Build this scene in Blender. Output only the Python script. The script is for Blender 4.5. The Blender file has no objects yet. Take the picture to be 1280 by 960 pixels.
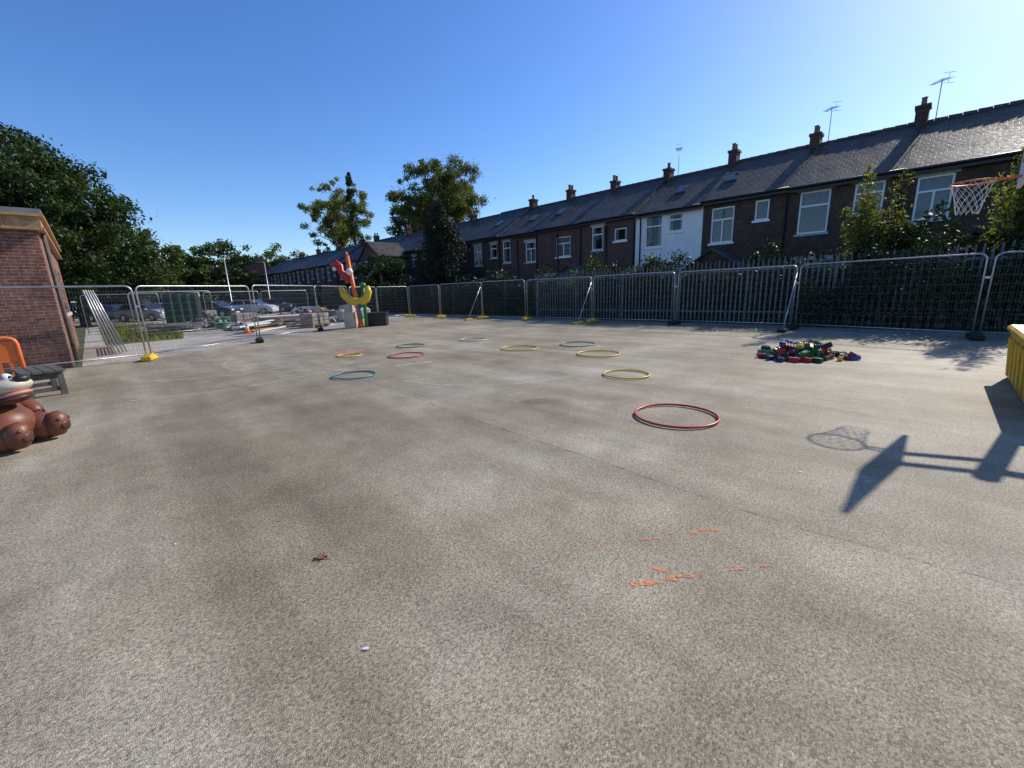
import bpy, math, random
import numpy as np
from mathutils import Matrix, Vector, Euler
random.seed(7); rng=np.random.default_rng(11)
scene=bpy.context.scene
# ------------------------------------------------------------------ materials
def new_mat(name):
    m=bpy.data.materials.new(name); m.use_nodes=True
    nt=m.node_tree; b=nt.nodes['Principled BSDF']
    return m,nt,b
def N(nt,t,**kw):
    n=nt.nodes.new(t)
    for k,v in kw.items(): setattr(n,k,v)
    return n
def c4(c,k=1.0): return (c[0]*k,c[1]*k,c[2]*k,1)
def ramp(nt,fac,stops):
    r=N(nt,'ShaderNodeValToRGB')
    el=r.color_ramp.elements
    el[0].position=stops[0][0]; el[0].color=stops[0][1]
    el[1].position=stops[-1][0]; el[1].color=stops[-1][1]
    for p,c in stops[1:-1]:
        e=el.new(p); e.color=c
    nt.links.new(fac,r.inputs['Fac']); return r.outputs['Color']
def mixc(nt,fac,a,b,mode='MIX'):
    n=N(nt,'ShaderNodeMix',data_type='RGBA',blend_type=mode)
    for s,val in ((0,fac),(6,a),(7,b)):
        if hasattr(val,'is_linked'): nt.links.new(val,n.inputs[s])
        else: n.inputs[s].default_value=val
    return n.outputs[2]
def noise(nt,vec,scale,detail=3,rough=.55,dim='3D'):
    n=N(nt,'ShaderNodeTexNoise',noise_dimensions=dim); n.inputs['Scale'].default_value=scale
    n.inputs['Detail'].default_value=detail; n.inputs['Roughness'].default_value=rough
    nt.links.new(vec,n.inputs['Vector']); return n.outputs['Fac']
def bump(nt,b,h,strength,dist):
    n=N(nt,'ShaderNodeBump'); n.inputs['Strength'].default_value=strength; n.inputs['Distance'].default_value=dist
    nt.links.new(h,n.inputs['Height']); nt.links.new(n.outputs[0],b.inputs['Normal'])
def simple(name,col,rough=.6,var=.25,scale=6,metal=0.0,bmp=0.0,spec=.5):
    m,nt,b=new_mat(name)
    tc=N(nt,'ShaderNodeTexCoord').outputs['Object']
    nf=noise(nt,tc,scale)
    col_=ramp(nt,nf,[(.3,c4(col,1-var)),(.7,c4(col,1+var))])
    nt.links.new(col_,b.inputs['Base Color'])
    b.inputs['Roughness'].default_value=rough; b.inputs['Metallic'].default_value=metal
    b.inputs['Specular IOR Level'].default_value=spec
    if bmp: bump(nt,b,nf,bmp,.01)
    return m
def brick_mat(name,c1,c2,mortar,w=.225,h=.075,ms=.01,rough=.85,dirt=.35,bs=.4,spec=.3):
    m,nt,b=new_mat(name)
    tcn=N(nt,'ShaderNodeTexCoord'); uv=tcn.outputs['UV']
    br=N(nt,'ShaderNodeTexBrick'); nt.links.new(uv,br.inputs['Vector'])
    br.inputs['Scale'].default_value=1; br.inputs['Brick Width'].default_value=w; br.inputs['Row Height'].default_value=h
    br.inputs['Mortar Size'].default_value=ms; br.inputs['Mortar Smooth'].default_value=.2; br.inputs['Bias'].default_value=0
    br.inputs['Color1'].default_value=c4(c1); br.inputs['Color2'].default_value=c4(c2); br.inputs['Mortar'].default_value=c4(mortar)
    d=noise(nt,tcn.outputs['Object'],1.1,4,.65)
    dc=ramp(nt,d,[(.3,(1-dirt,)*3+(1,)),(.7,(1+dirt*.5,)*3+(1,))])
    d2=noise(nt,tcn.outputs['Object'],9,2)
    dc2=ramp(nt,d2,[(.3,(.68,.68,.68,1)),(.7,(1.3,1.3,1.3,1))])
    c=mixc(nt,1.0,br.outputs['Color'],dc,'MULTIPLY'); c=mixc(nt,1.0,c,dc2,'MULTIPLY')
    nt.links.new(c,b.inputs['Base Color'])
    rr=N(nt,'ShaderNodeMapRange'); rr.inputs['From Min'].default_value=.3; rr.inputs['From Max'].default_value=.7; rr.inputs['To Min'].default_value=rough-.08; rr.inputs['To Max'].default_value=min(1,rough+.12)
    nt.links.new(d2,rr.inputs['Value']); nt.links.new(rr.outputs[0],b.inputs['Roughness'])
    b.inputs['Specular IOR Level'].default_value=spec
    inv=N(nt,'ShaderNodeMath',operation='SUBTRACT'); inv.inputs[0].default_value=1; nt.links.new(br.outputs['Fac'],inv.inputs[1])
    ad=N(nt,'ShaderNodeMath',operation='ADD'); nt.links.new(inv.outputs[0],ad.inputs[0]); nt.links.new(d2,ad.inputs[1])
    bump(nt,b,ad.outputs[0],bs,.01)
    return m
def leaf_mat(name,dark,light,trans=.35):
    m,nt,b=new_mat(name)
    g=N(nt,'ShaderNodeNewGeometry')
    c=ramp(nt,g.outputs['Random Per Island'],[(0,c4(dark)),(.6,c4([(a+b_)/2 for a,b_ in zip(dark,light)])),(1,c4(light))])
    tc=N(nt,'ShaderNodeTexCoord').outputs['Object']
    nf=noise(nt,tc,.5,1); cl=ramp(nt,nf,[(.35,(.7,.7,.7,1)),(.65,(1.25,1.25,1.25,1))])
    c=mixc(nt,1.0,c,cl,'MULTIPLY')
    nt.links.new(c,b.inputs['Base Color']); b.inputs['Roughness'].default_value=.55; b.inputs['Specular IOR Level'].default_value=.3
    t=N(nt,'ShaderNodeBsdfTranslucent')
    c2=mixc(nt,1.0,c,(1.6,1.5,.5,1),'MULTIPLY'); nt.links.new(c2,t.inputs['Color'])
    mx=N(nt,'ShaderNodeMixShader'); mx.inputs[0].default_value=trans
    nt.links.new(b.outputs[0],mx.inputs[1]); nt.links.new(t.outputs[0],mx.inputs[2])
    nt.links.new(mx.outputs[0],nt.nodes['Material Output'].inputs['Surface'])
    return m
def worn_paint(name,col,thr=.5,scale=9,soft=.08,maxa=1.0,rough=.7):
    m,nt,b=new_mat(name)
    tc=N(nt,'ShaderNodeTexCoord').outputs['Object']
    nf=noise(nt,tc,scale,5,.7,'2D')
    a=ramp(nt,nf,[(thr-soft,(0,0,0,1)),(thr+soft,(maxa,maxa,maxa,1))])
    n2=noise(nt,tc,30,2,.5,'2D'); cc=ramp(nt,n2,[(.3,c4(col,.8)),(.7,c4(col,1.1))])
    nt.links.new(cc,b.inputs['Base Color']); b.inputs['Roughness'].default_value=rough
    nt.links.new(a,b.inputs['Alpha'])
    return m
def asphalt(name='old_asphalt',k=1.0):
    m,nt,b=new_mat(name)
    tc=N(nt,'ShaderNodeTexCoord').outputs['Object']
    big=noise(nt,tc,.33,4,.6,'2D'); mid=noise(nt,tc,1.9,4,.65,'2D')
    mp=N(nt,'ShaderNodeMapping'); mp.inputs['Scale'].default_value=(2.0,.3,1); mp.inputs['Rotation'].default_value=(0,0,.35)
    nt.links.new(tc,mp.inputs['Vector'])
    streak=noise(nt,mp.outputs[0],.8,4,.6,'2D')
    c=ramp(nt,big,[(.3,(.27*k,.222*k,.148*k,1)),(.5,(.335*k,.288*k,.205*k,1)),(.68,(.4*k,.352*k,.262*k,1))])
    c=mixc(nt,1.0,c,ramp(nt,mid,[(.3,(.86,.85,.83,1)),(.7,(1.12,1.12,1.12,1))]),'MULTIPLY')
    c=mixc(nt,1.0,c,ramp(nt,streak,[(.32,(.82,.8,.77,1)),(.7,(1.17,1.17,1.17,1))]),'MULTIPLY')
    vo=N(nt,'ShaderNodeTexVoronoi',voronoi_dimensions='2D'); vo.inputs['Scale'].default_value=175; nt.links.new(tc,vo.inputs['Vector'])
    sep=N(nt,'ShaderNodeSeparateColor'); nt.links.new(vo.outputs['Color'],sep.inputs[0])
    gr=ramp(nt,sep.outputs[0],[(0,(.48,.46,.44,1)),(.35,(.9,.9,.9,1)),(.88,(1.15,1.14,1.12,1)),(1,(1.65,1.6,1.54,1))])
    c=mixc(nt,1.0,c,gr,'MULTIPLY')
    fi=noise(nt,tc,62,2,.6,'2D'); fr=ramp(nt,fi,[(.34,(.72,.71,.69,1)),(.56,(1.1,1.1,1.1,1))])
    c=mixc(nt,1.0,c,fr,'MULTIPLY')
    nt.links.new(c,b.inputs['Base Color'])
    b.inputs['Roughness'].default_value=.66; b.inputs['Specular IOR Level'].default_value=.3
    ad=N(nt,'ShaderNodeMath',operation='SUBTRACT'); nt.links.new(fi,ad.inputs[0]); nt.links.new(vo.outputs['Distance'],ad.inputs[1])
    bump(nt,b,ad.outputs[0],.45,.006)
    return m
M={}
M['asphalt']=asphalt(); M['asphalt2']=asphalt('car_park_asphalt',.75)
def two(name,stops,sc,sc2,bs,bd):
    m,nt,b=new_mat(name); tc=N(nt,'ShaderNodeTexCoord').outputs['Object']
    c=ramp(nt,noise(nt,tc,sc,5,.65,'2D'),stops)
    n2=noise(nt,tc,sc2,3,.55,'2D'); c=mixc(nt,1.0,c,ramp(nt,n2,[(.3,(.68,.68,.68,1)),(.7,(1.25,1.25,1.25,1))]),'MULTIPLY')
    nt.links.new(c,b.inputs['Base Color']); b.inputs['Roughness'].default_value=.92; bump(nt,b,n2,bs,bd); return m
M['site']=two('site_concrete',[(.35,(.22,.195,.155,1)),(.55,(.42,.39,.34,1)),(.7,(.3,.265,.21,1))],.35,12,.4,.02)
M['grass']=two('grass_and_soil',[(.3,(.035,.05,.015,1)),(.55,(.07,.09,.03,1)),(.75,(.1,.085,.05,1))],.5,18,.6,.05)
M['brick_dark']=brick_mat('brick_dark',(.066,.037,.028),(.112,.058,.04),(.085,.075,.062))
M['brick_red']=brick_mat('brick_red',(.2,.068,.044),(.3,.11,.07),(.26,.23,.19))
M['brick_far']=brick_mat('brick_far',(.085,.043,.031),(.125,.06,.042),(.1,.088,.074))
M['brown_paint']=simple('brown_masonry_paint',(.1,.053,.042),.8,.22,2,bmp=.2)
M['white_render']=simple('white_render',(.8,.79,.77),.8,.07,1.5,bmp=.15)
M['slate']=brick_mat('slate',(.05,.045,.039),(.085,.077,.066),(.018,.018,.017),w=.3,h=.21,ms=.012,rough=.55,dirt=.45,bs=.9,spec=.25)
M['ridge']=simple('ridge_tile',(.07,.06,.05),.75,.3,4)
M['pot']=simple('chimney_pot',(.2,.12,.075),.8,.3,6)
M['stone']=simple('stone_trim',(.42,.4,.36),.8,.2,5)
M['coping']=simple('coping_stone',(.16,.15,.13),.85,.3,5)
M['upvc']=simple('white_upvc',(.82,.82,.82),.35,.05,3)
M['curtain']=simple('curtain',(.7,.7,.69),.9,.12,9)
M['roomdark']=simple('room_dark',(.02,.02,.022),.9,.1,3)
M['black']=simple('black_plastic',(.015,.015,.016),.5,.2,5)
M['grey']=simple('weathered_grey_timber',(.09,.08,.07),.8,.35,5,bmp=.2)
M['greyflash']=simple('grey_roof_edge',(.2,.2,.2),.6,.2,5)
M['timber']=simple('new_timber',(.42,.25,.12),.75,.3,7,bmp=.2)
M['galv']=simple('galvanised_steel',(.42,.43,.44),.42,.2,8,metal=.75)
M['wire']=simple('fence_wire',(.17,.175,.18),.6,.1,8,metal=.4)
M['pal']=simple('palisade_steel',(.15,.155,.15),.8,.4,5)
M['greenmesh']=simple('green_mesh_paint',(.015,.07,.045),.5,.2,5)
M['greensheet']=simple('green_debris_netting',(.012,.055,.028),.8,.4,3,bmp=.3)
M['tarp']=simple('green_tarpaulin',(.03,.2,.09),.6,.3,3,bmp=.3)
M['yellowp']=simple('yellow_plastic',(.62,.38,.02),.45,.18,4,bmp=.05)
M['yelfoot']=simple('yellow_fence_foot',(.62,.42,.04),.7,.4,9)
M['orange']=simple('orange_plastic',(.8,.16,.03),.45,.12,5)
M['redp']=simple('red_plastic',(.5,.02,.025),.4,.15,5)
M['bluep']=simple('blue_plastic',(.02,.06,.3),.4,.15,5)
M['dkblue']=simple('navy_plastic',(.012,.025,.1),.4,.15,5)
M['greenp']=simple('green_plastic',(.02,.2,.05),.4,.15,5)
M['dkgreen']=simple('dark_green_plastic',(.01,.09,.03),.4,.15,5)
M['maroon']=simple('maroon_plastic',(.2,.015,.02),.4,.15,5)
M['tealp']=simple('teal_plastic',(.03,.22,.22),.4,.12,5)
M['yelhoop']=simple('yellow_hoop_plastic',(.72,.48,.03),.4,.12,5)
M['palehoop']=simple('pale_hoop_plastic',(.55,.55,.42),.45,.1,5)
M['greyhoop']=simple('greygreen_hoop_plastic',(.12,.22,.18),.4,.1,5)
M['bear']=simple('brown_bear_plastic',(.16,.052,.027),.45,.3,5,bmp=.15,spec=.4)
M['beardark']=simple('dark_bear_plastic',(.075,.026,.016),.45,.3,6,bmp=.15,spec=.4)
M['cream']=simple('cream_bear_plastic',(.58,.5,.4),.45,.2,5)
M['pink']=simple('pink_tongue',(.5,.22,.17),.45,.12,5)
M['white']=simple('white_paint',(.72,.72,.7),.45,.08,5)
M['tyre']=simple('tyre_rubber',(.02,.02,.02),.85,.2,8)
M['bark']=simple('bark',(.09,.07,.05),.9,.35,7,bmp=.6)
M['rubble']=simple('rubble_stone',(.33,.29,.25),.9,.35,3,bmp=.4)
M['roofred']=brick_mat('red_roof_tile',(.2,.09,.06),(.26,.12,.08),(.08,.04,.03),w=.3,h=.3,ms=.02)
M['leafbrown']=simple('dead_leaf',(.2,.08,.03),.7,.3,30)
def glass():
    m,nt,b=new_mat('window_glass')
    b.inputs['Base Color'].default_value=(.02,.025,.03,1); b.inputs['Roughness'].default_value=.03
    b.inputs['Specular IOR Level'].default_value=1.0
    t=N(nt,'ShaderNodeBsdfTransparent'); t.inputs[0].default_value=(.9,.93,.93,1)
    mx=N(nt,'ShaderNodeMixShader'); mx.inputs[0].default_value=.7
    nt.links.new(b.outputs[0],mx.inputs[1]); nt.links.new(t.outputs[0],mx.inputs[2])
    nt.links.new(mx.outputs[0],nt.nodes['Material Output'].inputs['Surface']); return m
M['glass']=glass()
m,nt,b=new_mat('car_glass'); b.inputs['Base Color'].default_value=(.015,.018,.02,1); b.inputs['Roughness'].default_value=.04; M['carglass']=m
def carpaint(n,c):
    m=simple(n,c,.25,.04,2); m.node_tree.nodes['Principled BSDF'].inputs['Coat Weight'].default_value=.8; return m
M['car_white']=carpaint('white_car_paint',(.7,.71,.72)); M['car_black']=carpaint('black_car_paint',(.03,.032,.038)); M['car_silver']=carpaint('silver_car_paint',(.38,.39,.41)); M['car_blue']=carpaint('blue_car_paint',(.03,.06,.14))
L_hedge=leaf_mat('leaves_hedge',(.012,.022,.007),(.034,.055,.014),.12)
L_dark=leaf_mat('leaves_dark',(.018,.036,.009),(.055,.092,.02),.25)
L_mid=leaf_mat('leaves_mid',(.035,.058,.014),(.1,.135,.035),.35)
L_round=leaf_mat('leaves_round_tree',(.05,.07,.02),(.15,.17,.05),.4)
L_light=leaf_mat('leaves_light',(.07,.095,.02),(.2,.215,.055),.45)
L_con=leaf_mat('conifer_needles',(.008,.017,.007),(.024,.042,.015),.12)
# ------------------------------------------------------------------ mesh builder
class MB:
    def __init__(s): s.v=[];s.f=[];s.m=[];s.sm=[];s.mats=[]
    def mi(s,k):
        mt=M[k] if isinstance(k,str) else k
        if mt not in s.mats: s.mats.append(mt)
        return s.mats.index(mt)
    def add(s,vs,fs,mat,smooth=False,T=None):
        o=len(s.v); i=s.mi(mat)
        for v in vs:
            v=Vector(v); s.v.append(tuple(T@v) if T is not None else tuple(v))
        for f in fs: s.f.append(tuple(o+a for a in f)); s.m.append(i); s.sm.append(smooth)
    def box(s,lo,hi,mat,T=None,ch=0):
        x0,y0,z0=lo;x1,y1,z1=hi
        s.add([(x0,y0,z0),(x1,y0,z0),(x1,y1,z0),(x0,y1,z0),(x0,y0,z1),(x1,y0,z1),(x1,y1,z1),(x0,y1,z1)],
              [(0,3,2,1),(4,5,6,7),(0,1,5,4),(1,2,6,5),(2,3,7,6),(3,0,4,7)],mat,False,T)
    def cbox(s,c,d,mat,T=None): s.box([a-b/2 for a,b in zip(c,d)],[a+b/2 for a,b in zip(c,d)],mat,T)
    def rbox(s,c,d,mat,ch,T=None):
        x,y,z=[a/2 for a in d]; rings=[]
        for zz,ins in ((-z,ch),(-z+ch,0),(z-ch,0),(z,ch)):
            X=x-ins;Y=y-ins;k=ch
            rings.append([(X,-Y+k,zz),(X,Y-k,zz),(X-k,Y,zz),(-X+k,Y,zz),(-X,Y-k,zz),(-X,-Y+k,zz),(-X+k,-Y,zz),(X-k,-Y,zz)])
        vs=[(c[0]+p[0],c[1]+p[1],c[2]+p[2]) for r in rings for p in r]
        fs=[tuple(range(7,-1,-1)),tuple(range(24,32))]
        for r in range(3):
            for i in range(8): j=(i+1)%8; fs.append((r*8+i,r*8+j,r*8+8+j,r*8+8+i))
        s.add(vs,fs,mat,False,T)
    def path(s,pts,r,mat,n=8,T=None,cap=True,smooth=True,closed=False):
        pts=[Vector(p) for p in pts]; K=len(pts)
        rr=r if isinstance(r,(list,tuple)) else [r]*K
        vs=[];fs=[]; prev=None
        for i,p in enumerate(pts):
            if closed: d=(pts[(i+1)%K]-pts[i-1])
            else: d=(pts[min(i+1,K-1)]-pts[max(i-1,0)])
            d.normalize()
            if prev is None:
                a=Vector((0,0,1)) if abs(d.z)<.9 else Vector((1,0,0)); u=d.cross(a).normalized()
            else: u=(prev-d*prev.dot(d)).normalized()
            prev=u; w=d.cross(u)
            for k in range(n):
                t=2*math.pi*k/n; vs.append(p+u*math.cos(t)*rr[i]+w*math.sin(t)*rr[i])
        for i in range(K if closed else K-1):
            i2=(i+1)%K
            for k in range(n): k2=(k+1)%n; fs.append((i*n+k,i*n+k2,i2*n+k2,i2*n+k))
        if cap and not closed: fs.append(tuple(range(n-1,-1,-1))); fs.append(tuple((K-1)*n+k for k in range(n)))
        s.add(vs,fs,mat,smooth,T)
    def ell(s,c,r,mat,T=None,n=20,m=12):
        vs=[];fs=[]
        for i in range(m+1):
            ph=math.pi*i/m
            for k in range(n):
                t=2*math.pi*k/n; vs.append((c[0]+r[0]*math.sin(ph)*math.cos(t),c[1]+r[1]*math.sin(ph)*math.sin(t),c[2]+r[2]*math.cos(ph)))
        for i in range(m):
            for k in range(n): k2=(k+1)%n; fs.append((i*n+k,(i+1)*n+k,(i+1)*n+k2,i*n+k2))
        s.add(vs,fs,mat,True,T)
    def wire(s,p0,p1,r,mat):
        p0=Vector(p0);p1=Vector(p1); d=(p1-p0).normalized(); a=Vector((0,0,1)) if abs(d.z)<.9 else Vector((1,0,0))
        u=d.cross(a).normalized()*r; w=d.cross(u)
        vs=[]
        for p in (p0,p1):
            for k in range(3):
                t=2*math.pi*k/3; vs.append(p+u*math.cos(t)+w*math.sin(t))
        s.add(vs,[(0,1,4,3),(1,2,5,4),(2,0,3,5)],mat)
    def wallX(s,X,sg,y0,y1,z0,z1,ops,mat,dep=.12):
        ys=sorted(set([y0,y1]+[o[0] for o in ops]+[o[1] for o in ops])); zs=sorted(set([z0,z1]+[o[2] for o in ops]+[o[3] for o in ops]))
        for a,b_ in zip(ys,ys[1:]):
            for c,d in zip(zs,zs[1:]):
                my=(a+b_)/2;mz=(c+d)/2
                if any(o[0]<my<o[1] and o[2]<mz<o[3] for o in ops): continue
                s.add([(X,a,c),(X,b_,c),(X,b_,d),(X,a,d)],[(0,1,2,3) if sg>0 else (3,2,1,0)],mat)
        for a,b_,c,d in [o[:4] for o in ops]:
            Xi=X-sg*dep
            for q in ([(X,a,c),(X,b_,c),(Xi,b_,c),(Xi,a,c)],[(X,a,d),(Xi,a,d),(Xi,b_,d),(X,b_,d)],[(X,a,c),(Xi,a,c),(Xi,a,d),(X,a,d)],[(X,b_,c),(X,b_,d),(Xi,b_,d),(Xi,b_,c)]):
                s.add(q,[(0,1,2,3)],mat)
    def build(s,name,parent=None,ploc=(0,0,0),bevel=0):
        me=bpy.data.meshes.new(name); me.from_pydata(s.v,[],s.f)
        for mt in s.mats: me.materials.append(mt)
        me.polygons.foreach_set('material_index',s.m); me.polygons.foreach_set('use_smooth',s.sm)
        uvl=me.uv_layers.new(name='UVMap')
        data=np.zeros(len(me.loops)*2)
        for p in me.polygons:
            n=p.normal; ax=0 if abs(n.x)>=max(abs(n.y),abs(n.z)) else (1 if abs(n.y)>=abs(n.z) else 2)
            for li in p.loop_indices:
                q=s.v[me.loops[li].vertex_index]
                u,v=((q[1],q[2]),(q[0],q[2]),(q[1],q[0]))[ax]
                data[2*li]=u;data[2*li+1]=v
        uvl.data.foreach_set('uv',data); me.update()
        ob=bpy.data.objects.new(name,me); scene.collection.objects.link(ob)
        if parent is not None:
            ob.parent=parent; ob.matrix_parent_inverse=Matrix.Translation(parent.location).inverted()
        if bevel:
            bm=ob.modifiers.new('bevel','BEVEL'); bm.width=bevel; bm.segments=2; bm.limit_method='ANGLE'
        return ob
def empty(name,loc):
    e=bpy.data.objects.new(name,None); e.location=loc; e.empty_display_size=.3; scene.collection.objects.link(e); return e
def sheet(name,poly,z,mat):
    mb=MB(); mb.add([(x,y,z) for x,y in poly],[tuple(range(len(poly)))],mat); return mb.build(name)
# ------------------------------------------------------------------ ground
sheet('ground',[(-400,-400),(500,-400),(500,500),(-400,500)],-.008,'grass')
sheet('playground_asphalt',[(-14,-12),(17.2,-12),(17.2,25.2),(15.1,25.0),(10.2,22.75),(7.5,20.0),(4.13,17.2),(.93,15.2),(-14,15.2)],0,'asphalt')
sheet('construction_site_ground',[(-.4,15.21),(.93,15.21),(4.13,17.21),(7.5,20.01),(10.2,22.76),(15.1,25.01),(17.2,25.21),(17.2,46),(3,46),(-.4,40)],-.003,'site')
sheet('car_park_surface',[(-12,46.01),(20,46.01),(22,95),(-14,95)],0.0,'asphalt2')
# ------------------------------------------------------------------ markings
def strip(name,pts,w,z,mat,jit=0):
    mb=MB(); P=[Vector((p[0],p[1],0)) for p in pts]
    Q=[]
    for a,b_ in zip(P,P[1:]):
        n=max(2,int((b_-a).length/.12)); Q+= [a.lerp(b_,i/n) for i in range(n)]
    Q.append(P[-1])
    vs=[]
    for i,q in enumerate(Q):
        d=(Q[min(i+1,len(Q)-1)]-Q[max(i-1,0)]).normalized(); nrm=Vector((-d.y,d.x,0))
        o=nrm*random.uniform(-jit,jit); ww=w*random.uniform(.7,1.2)/2 if jit else w/2
        vs+=[(q+o+nrm*ww),(q+o-nrm*ww)]
    vs=[(v.x,v.y,z) for v in vs]
    mb.add(vs,[(2*i,2*i+1,2*i+3,2*i+2) for i in range(len(Q)-1)],mat); return mb.build(name)
P_crack=worn_paint('crack_dark',(.12,.1,.075),.52,5,.14,.5)
P_chalk=worn_paint('chalk_faint',(.62,.58,.52),.49,6,.14,.6)
P_white=worn_paint('white_line_worn',(.75,.73,.7),.44,14,.1,.95)
P_yel=worn_paint('yellow_line_worn',(.6,.5,.15),.45,8,.12,.75)
P_or=worn_paint('orange_paint_worn',(.85,.25,.09),.47,55,.08,.95,.8)
P_pink=worn_paint('pink_paint_worn',(.7,.33,.26),.46,6,.12,.8)
P_st=worn_paint('oil_stain',(.12,.085,.05),.5,3.5,.2,.32)
strip('asphalt_joint',[(3.45,9),(3.3,5.92),(3.12,4),(3.05,2.45),(2.99,1.22),(2.96,.42),(3.06,-.5),(3.1,-3)],.016,.004,P_crack,.012)
strip('asphalt_joint',[(9.6,22),(9.4,12),(9.5,4),(9.3,-8)],.016,.004,P_crack,.012)
strip('painted_line',[(4.56,8.25),(5.34,8.0)],.06,.004,P_white)
for arc in ((1.2,10.2,3.1,.2,1.5),(2.6,9.0,3.6,.6,2.2),(4.6,11.5,2.6,2.5,4.4),(2.2,12.2,2.0,3.2,5.2),(6.2,6.8,2.4,3.2,4.6),(1.8,12.0,3.4,4.2,5.6)):
    cx,cy,R,a0,a1=arc
    strip('faded_chalk_arc',[(cx+R*math.cos(a0+(a1-a0)*i/14),cy+R*math.sin(a0+(a1-a0)*i/14)) for i in range(15)],.08,.004,P_chalk,.012)
for i in range(5): strip('hopscotch_line',[(7.2,11.8+i*1.0),(9.4,11.8+i*1.0)],.08,.004,P_yel)
for i in range(3): strip('hopscotch_line',[(7.2+1.1*i,11.84),(7.2+1.1*i,15.76)],.08,.008,P_yel)
def blob(name,c,r,z,mat,asp=1,ang=0,n=14,j=.35):
    mb=MB(); vs=[]
    for i in range(n):
        t=2*math.pi*i/n; k=r*random.uniform(1-j,1+j); x=k*math.cos(t);y=k*asp*math.sin(t)
        vs.append((c[0]+x*math.cos(ang)-y*math.sin(ang),c[1]+x*math.sin(ang)+y*math.cos(ang),z))
    mb.add(vs,[tuple(range(n))],mat); return mb.build(name)
def dab(c,L,W,ang):
    mb=MB(); n=9; top=[];bot=[]
    for i in range(n):
        x=-L/2+L*i/(n-1); e_=.75 if i in(0,n-1) else 1
        top.append((x+random.uniform(-.15,.15)*W,W/2*random.uniform(.3,1.25)*e_)); bot.append((x+random.uniform(-.15,.15)*W,-W/2*random.uniform(.3,1.25)*e_))
    vs=[(c[0]+x*math.cos(ang)-y*math.sin(ang),c[1]+x*math.sin(ang)+y*math.cos(ang),.003) for x,y in bot+top[::-1]]
    mb.add(vs,[tuple(range(len(vs)))],P_or); mb.build('orange_paint_mark')
for (x,y,L,W,a) in [(1.93,1.27,.025,.015,-.6),(2.19,1.09,.06,.02,-.8),(2.25,1.04,.05,.018,-.9),(2.35,1.0,.04,.018,-.5),(2.46,.9,.06,.03,-1.1),(2.53,.86,.06,.035,-.6),(2.58,.81,.06,.03,-.9),(1.79,.93,.06,.028,-.7),(1.845,.875,.07,.035,-.7),(1.885,.84,.035,.02,-.7),(1.98,.885,.085,.03,-1.35),(1.95,.81,.06,.03,-.7),(2.02,.765,.09,.025,-.9),(2.08,.71,.03,.022,-.7),(2.235,.605,.035,.016,-.7),(2.275,.57,.05,.02,-.7),(2.41,.47,.05,.018,-.7),(2.39,.49,.02,.012,-.2)]:
    dab((x,y),L,W*1.2,a)
blob('pink_paint_patch',(5.02,11.5),.5,.004,P_pink,.7,.3)
blob('asphalt_stain',(4.24,3.75),.3,.005,P_st,.6,-.7,18,.15)
for (x,y) in [(.05,3.1),(.25,2.2),(3.9,.6),(7.2,.6),(1.6,6.2),(5.6,1.5),(.4,4.8),(.02,2.6),(2.9,3.9),(.12,3.3),(-.3,2.9),(.6,1.6)]:
    blob('paint_fleck',(x,y),random.uniform(.008,.018),.007,P_white,.5,random.random()*3,9,.5)
mb=MB(); T=Matrix.Translation((.73,2.43,.012))@Euler((.25,.15,.4)).to_matrix().to_4x4()@Matrix.Scale(.6,4)
prof=[(0,-.06),(.02,-.03),(.05,-.04),(.04,0),(.06,.03),(.025,.03),(0,.07),(-.025,.035),(-.06,.03),(-.035,0),(-.05,-.035),(-.018,-.03)]
mb.add([(0,0,-.012)]+[(a,b_,.016*math.sin(i*2)) for i,(a,b_) in enumerate(prof)],[(0,1+i,1+(i+1)%12) for i in range(12)],'leafbrown',False,T); mb.path([T@Vector((0,-.06,0)),T@Vector((.01,-.1,.005))],.0015,'leafbrown',5)
mb.build('fallen_leaf')
mb=MB()
for i in range(700):
    x=random.gauss(16.3,.6);y=random.uniform(-8,24);s_=random.uniform(.02,.05);a=random.random()*6
    x=min(x,17.1)
    mb.add([(x+s_*math.cos(a+k*1.57),y+s_*(.6 if k%2 else 1)*math.sin(a+k*1.57),.012+random.random()*.02) for k in range(4)],[(0,1,2,3)],'leafbrown')
mb.build('leaf_litter')
# ------------------------------------------------------------------ hoops
def hoop(c,D,mat,r=.014):
    mb=MB(); tx=random.uniform(-.006,.006)
    mb.path([(c[0]+D/2*math.cos(2*math.pi*i/64)*(1+.01*math.sin(2*i*math.pi/32+tx*300)),c[1]+D/2*math.sin(2*math.pi*i/64),r+.008+tx*math.cos(2*math.pi*i/64)) for i in range(64)],r,mat,8,closed=True); mb.build('hula_hoop')
hoop((4.72,2.02),.93,'redp',.014)
for c,D,k in [((6.51,3.71),.78,'yelhoop'),((8.23,5.43),.97,'yelhoop'),((9.35,6.84),.95,'greyhoop'),((7.93,7.69),.96,'yelhoop'),((8.6,10.42),.85,'palehoop'),((6.56,10.91),.8,'greenp'),((5.46,9.31),.87,'redp'),((3.44,7.89),.8,'tealp'),((4.59,10.66),.6,'yelhoop')]:
    hoop(c,D,k,.014)
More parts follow.
